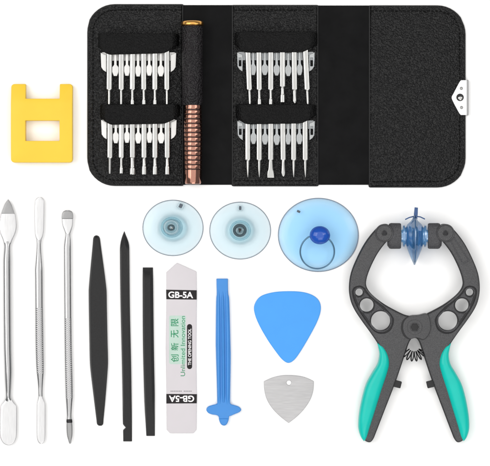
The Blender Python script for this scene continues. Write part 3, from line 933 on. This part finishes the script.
c3 = thing('suction_cup', 318.3, 235, 'large sky blue suction cup with a blue ball and a steel ring', 'suction cup', GC)
cup_body(318.3, 234.9, 40.2, 0.915, 5.2, 8.0, M['cup_blue'], c3)
rim(318.3, 234.9, 40.1, 0.915, 0.55, c3)
bl = []
for k in range(25):
    a = -PI / 2 + PI * k / 24
    bl.append((max(0.02, 10.3 * math.cos(a)), 15.5 + 8.0 * math.sin(a)))
link_mesh('ball', lathe_solid(bl, 319.4, 235.2, 0.89, 56), M['ball'], c3)
n = 64
pts = []
for k in range(n):
    a = 2 * PI * k / n
    ry = 251.6 + 17.0 * math.sin(a)
    pts.append((317.0 + 17.0 * math.cos(a), ry, 13.5 - (ry - 234.6) * 0.225))
link_mesh('pull_ring', tube(pts, 0.74, True, 4), M['wire'], c3)
link_mesh('dark_mark', prism([rot(rrect(296.8, 210.4, 300.2, 212.6, 0.6), 298.5, 211.5, 25)], 4.3, 5.0, 0.2), M['mark'], c3)

# ------------------------------------------------------------------ screen opening pliers
XM = 414.3


def mir(p, side):
    return p if side < 0 else ((2 * XM - p[0],) + tuple(p[1:]))


def mp(pts, side):
    return [mir(p, side) for p in pts]


pl = thing('opening_pliers', XM, 440, 'dark grey opening pliers with teal handle grips and blue suction pads in their jaws', 'pliers')
arm_out = [(387.6, 224.6), (392.2, 231.0), (391.4, 237.6), (385.8, 242.6), (377.6, 253.6), (370.4, 268), (366.6, 279.6), (367.0, 287.0), (372.6, 294.8), (383.2, 303.2), (394.6, 309.8), (404.6, 314.6), (411.0, 316.0, 1), (413.9, 316.0, 1), (413.9, 337.8, 1),
           (411.6, 338.6), (408.8, 343.2), (404.6, 356.0), (396.2, 381), (384.8, 411), (376.6, 432.4), (373.8, 439.0), (370.4, 442.2), (365.4, 440.4), (362.0, 435.8), (360.2, 428.8), (360.2, 420), (361.2, 410), (363.8, 397), (367.6, 384),
           (373.4, 373), (378.4, 364), (380.4, 355), (379.2, 346), (377.0, 341.8), (370.2, 331.8), (362.2, 320.8), (354.6, 309.2), (350.6, 299), (349.3, 287.0), (351.2, 273), (357.2, 257.8), (365.0, 243), (374.0, 231.2), (380.8, 225.2)]
pocket = [(358.0, 286.8), (362.6, 287.6), (371.2, 296.2), (382.4, 306.4), (391.6, 316.6), (392.4, 322.4), (389.6, 329.0), (382.6, 332.0), (374.6, 329.4), (365.4, 317.6), (357.4, 304.6), (353.8, 294.0), (354.4, 288.8)]
grip_in = [(377.6, 342.8), (380.6, 343.9), (384.4, 347.2), (388.2, 354.4), (389.6, 363.6), (387.2, 374), (382.2, 389.4), (376.6, 407.6), (371.0, 425.4), (367.2, 438.0), (364.4, 441.0)]
grip_out = [(377.6, 342.8), (378.8, 348.0), (379.8, 355), (377.9, 364), (372.6, 373), (366.8, 384), (363.0, 397), (360.4, 410), (359.2, 420), (359.2, 429), (361.4, 436.6), (364.4, 441.0)]


def resample(pts, n):
    pts = spline(pts, 8, False)
    ds = [0.0]
    for a, b in zip(pts[:-1], pts[1:]):
        ds.append(ds[-1] + math.dist(a, b))
    out, k = [], 0
    for i in range(n + 1):
        d = ds[-1] * i / n
        while k < len(ds) - 2 and ds[k + 1] < d:
            k += 1
        t = (d - ds[k]) / max(1e-9, ds[k + 1] - ds[k])
        out.append((pts[k][0] + (pts[k + 1][0] - pts[k][0]) * t, pts[k][1] + (pts[k + 1][1] - pts[k][1]) * t))
    return out


def grip_bm(side, n=70, m=16):
    """rubber sleeve with a rounded back, swept between its inner and outer edge"""
    rings = []
    for a, b in zip(resample(grip_in, n), resample(grip_out, n)):
        w = math.dist(a, b)
        h = 7.2 * min(1.0, w / 13.0) ** 0.6
        ring = [P(*mir(a, side), 1.0)]
        for k in range(m + 1):
            f = PI * k / m
            u = 0.5 * (1 - math.cos(f))
            ring.append(P(*mir((a[0] + (b[0] - a[0]) * u, a[1] + (b[1] - a[1]) * u), side), 7.4 + h * math.sin(f) ** 0.75))
        ring.append(P(*mir(b, side), 1.0))
        rings.append(ring)
    return skin(rings)


holes = [(380.9, 320.6, 9.6), (367.0, 305.0, 6.8), (359.4, 292.1, 3.7)]
for side in (-1, 1):
    hl = [circle(*mir((hx, hy), side), hr_, 36) for hx, hy, hr_ in holes]
    o_sp = mp(spline(arm_out, 4), side)
    arm = link_mesh('lever_arm', prism([o_sp] + hl, 2.6, 8.4, 0.9, 2), M['arm_edge_shade'], pl)  # body coloured dark so it shows past the flange as edge shade
    link_mesh('pocket_floor', prism([mp(spline(pocket, 4), side)] + hl, 7.9, 8.8, 0.2, 2, 1.4), M['pocket'], arm)
    ins = [(x, y) for x, y in o_sp]
    link_mesh('flange', prism([ins, mp(spline(pocket, 4), side)], 7.6, 10.6, 0.8, 2, 1.0), M['arm'], arm)
    link_mesh('grip', grip_bm(side), M['teal'], pl)
    pg = rot(rrect(394.0, 380.6, 401.6, 387.4, 0.8), 398, 384, 14)
    link_mesh('stop_peg', prism([mp(pg, side)], 4.0, 8.4, 0.5), M['dark'], pl)
    # pad holder: a drum on the jaw end
    hold = [(387.4, 0.05), (387.4, 9.6), (389.4, 12.4), (391.0, 12.9), (399.6, 12.8), (400.9, 12.2), (401.0, 0.05)]
    hp = lathe_x([(mir((a, 0), side)[0], r) for a, r in hold], 236.2, 5.4, 56, 0.45)
    hd = link_mesh('pad_holder', hp, M['pocket'], pl)
    sx, sy_ = mir((384.0, 233.0), side)
    jd = link_mesh('jaw_boss', lathe_solid([(0, 9.0), (9.0, 9.0), (9.0, 11.6), (8.6, 12.0), (8.1, 11.8), (7.8, 11.6), (7.4, 12.0), (0, 12.0)], sx, sy_, n=40), M['arm'], arm)
    link_mesh('jaw_screw', lathe_solid([(0, 11.8), (2.7, 11.8), (2.7, 12.4), (2.0, 12.7), (1.5, 12.7), (1.4, 12.1), (0, 12.1)], sx, sy_, n=24), M['black_steel'], jd)
    # suction pad, edge on
    pad = [(401.2, 0.05), (401.2, 6.4), (402.6, 6.4), (402.8, 10.4), (404.4, 11.0), (404.9, 8.6), (406.0, 9.0), (407.0, 12.0), (408.6, 15.0), (410.8, 18.6), (412.6, 22.2), (413.7, 24.8), (414.15, 25.0), (414.1, 23.0), (412.6, 18.0), (411.0, 12.0), (410.0, 0.05)]
    link_mesh('suction_pad', lathe_x([(mir((a, 0), side)[0], r) for a, r in pad], 236.2, 6.0, 72, 0.68, 4.0), M['pad'], pl)
# slot moulded in one arm
fr = [(448.8, 240.4), (453.6, 237.4), (468.8, 260.4), (461.8, 263.8)]
fri = [(450.2, 240.6), (453.2, 238.8), (467.2, 259.8), (462.2, 262.4)]
link_mesh('moulded_frame', prism([fr, fri], 10.2, 11.1, 0.2), M['pocket'], pl)
# pull tabs of the pads
link_mesh('pull_tab', prism([[(414.3, 207.6), (417.6, 208.0), (417.4, 214), (416.8, 221), (413.6, 221), (413.6, 214)]], 5.0, 7.4, 0.5), M['pad_dark'], pl)
link_mesh('pad_lip', tube([(405.0, 219.8, 6), (409, 217.8, 6.4), (414.4, 216.4, 6.6), (420, 217.2, 6.4), (424.6, 219.4, 6)], 0.6), M['pad_dark'], pl)
# pivot
hubp = spline([(XM + 12.6, 313.4), (XM + 15.8, 322), (XM + 15.4, 331), (XM + 9.8, 338.6), (XM + 2.0, 337.0), (XM - 4.6, 338.2), (XM - 9.8, 333.8), (XM - 11.8, 326.4), (XM - 9.8, 319.4), (XM - 4.0, 315.4), (XM + 4.0, 314.6)], 5)
hub = link_mesh('pivot_plate', prism([hubp], 3.0, 12.6, 0.9), M['arm'], pl)
link_mesh('pivot_groove', prism([spline([(x - 1.6 if x < XM + 5 else x - 0.2, y + 0.3) for x, y in hubp[::5]], 5)], 10.4, 11.1, 0.2), M['dark'], hub)
link_mesh('pivot_screw', prism([circle(XM + 0.1, 326.4, 4.0, 6)], 12.2, 13.5, 0.4), M['dark'], hub)
link_mesh('pivot_screw_rim', ringz(XM + 0.1, 326.4, 4.6, 7.4, 12.3, 13.2, 1, 40, 0.3), M['arm'], hub)
# return spring bowed between the handles
pts = []
turns, nn = 7, 7 * 20
for k in range(nn + 1):
    t = k / nn
    a = math.radians(152 - 124 * t)
    nx, ny = math.cos(a), math.sin(a)
    ph = 2 * PI * turns * t
    rr = 10.8 + 4.8 * math.cos(ph)
    pts.append((XM + nx * rr * 1.02, 345.5 + ny * rr, 6.4 + 3.6 * math.sin(ph)))
link_mesh('return_spring', tube(pts, 0.62, False, 3), M['black_steel'], pl)
pl.rotation_euler = (math.radians(3.3), 0, 0)
pl.location += Vector((-1.0, 0.9, 0)) * S

# ------------------------------------------------------------------ light, camera
w = bpy.data.worlds.new('World')
scene.world = w
w.use_nodes = True
bg = w.node_tree.nodes['Background']
bg.inputs['Color'].default_value = (0.97, 0.985, 1.0, 1)
bg.inputs['Strength'].default_value = 0.32


def softbox(name, loc, size, power, target=(0, 0, 0)):
    l = bpy.data.lights.new(name, 'AREA')
    l.shape = 'RECTANGLE'
    l.size, l.size_y = size
    l.energy = power
    l.color = (1.0, 0.985, 0.965)
    o = bpy.data.objects.new(name, l)
    o.location = loc
    o.rotation_euler = (Vector(target) - Vector(loc)).to_track_quat('-Z', 'Y').to_euler()
    COL.objects.link(o)
    return o


softbox('overhead_softbox', (0, 0, 2.6), (4.0, 4.0), 70)
softbox('softbox_lamp', (-1.25, 0.35, 1.35), (1.3, 1.3), 15)
softbox('softbox_lamp', (0.2, -1.35, 1.45), (1.3, 0.9), 8)
softbox('softbox_lamp', (1.35, 0.5, 1.5), (0.6, 1.1), 6)

cam = bpy.data.cameras.new('camera')
co = bpy.data.objects.new('camera', cam)
COL.objects.link(co)
D = 2500 * S
co.location = (0, 0, D)
cam.sensor_width = 36
cam.lens = 36 * 2500 / 490
cam.clip_start = 0.05
cam.clip_end = 50
scene.camera = co
scene.view_settings.view_transform = 'Standard'
scene.view_settings.look = 'None'
scene.view_settings.exposure = 0
scene.view_settings.gamma = 1
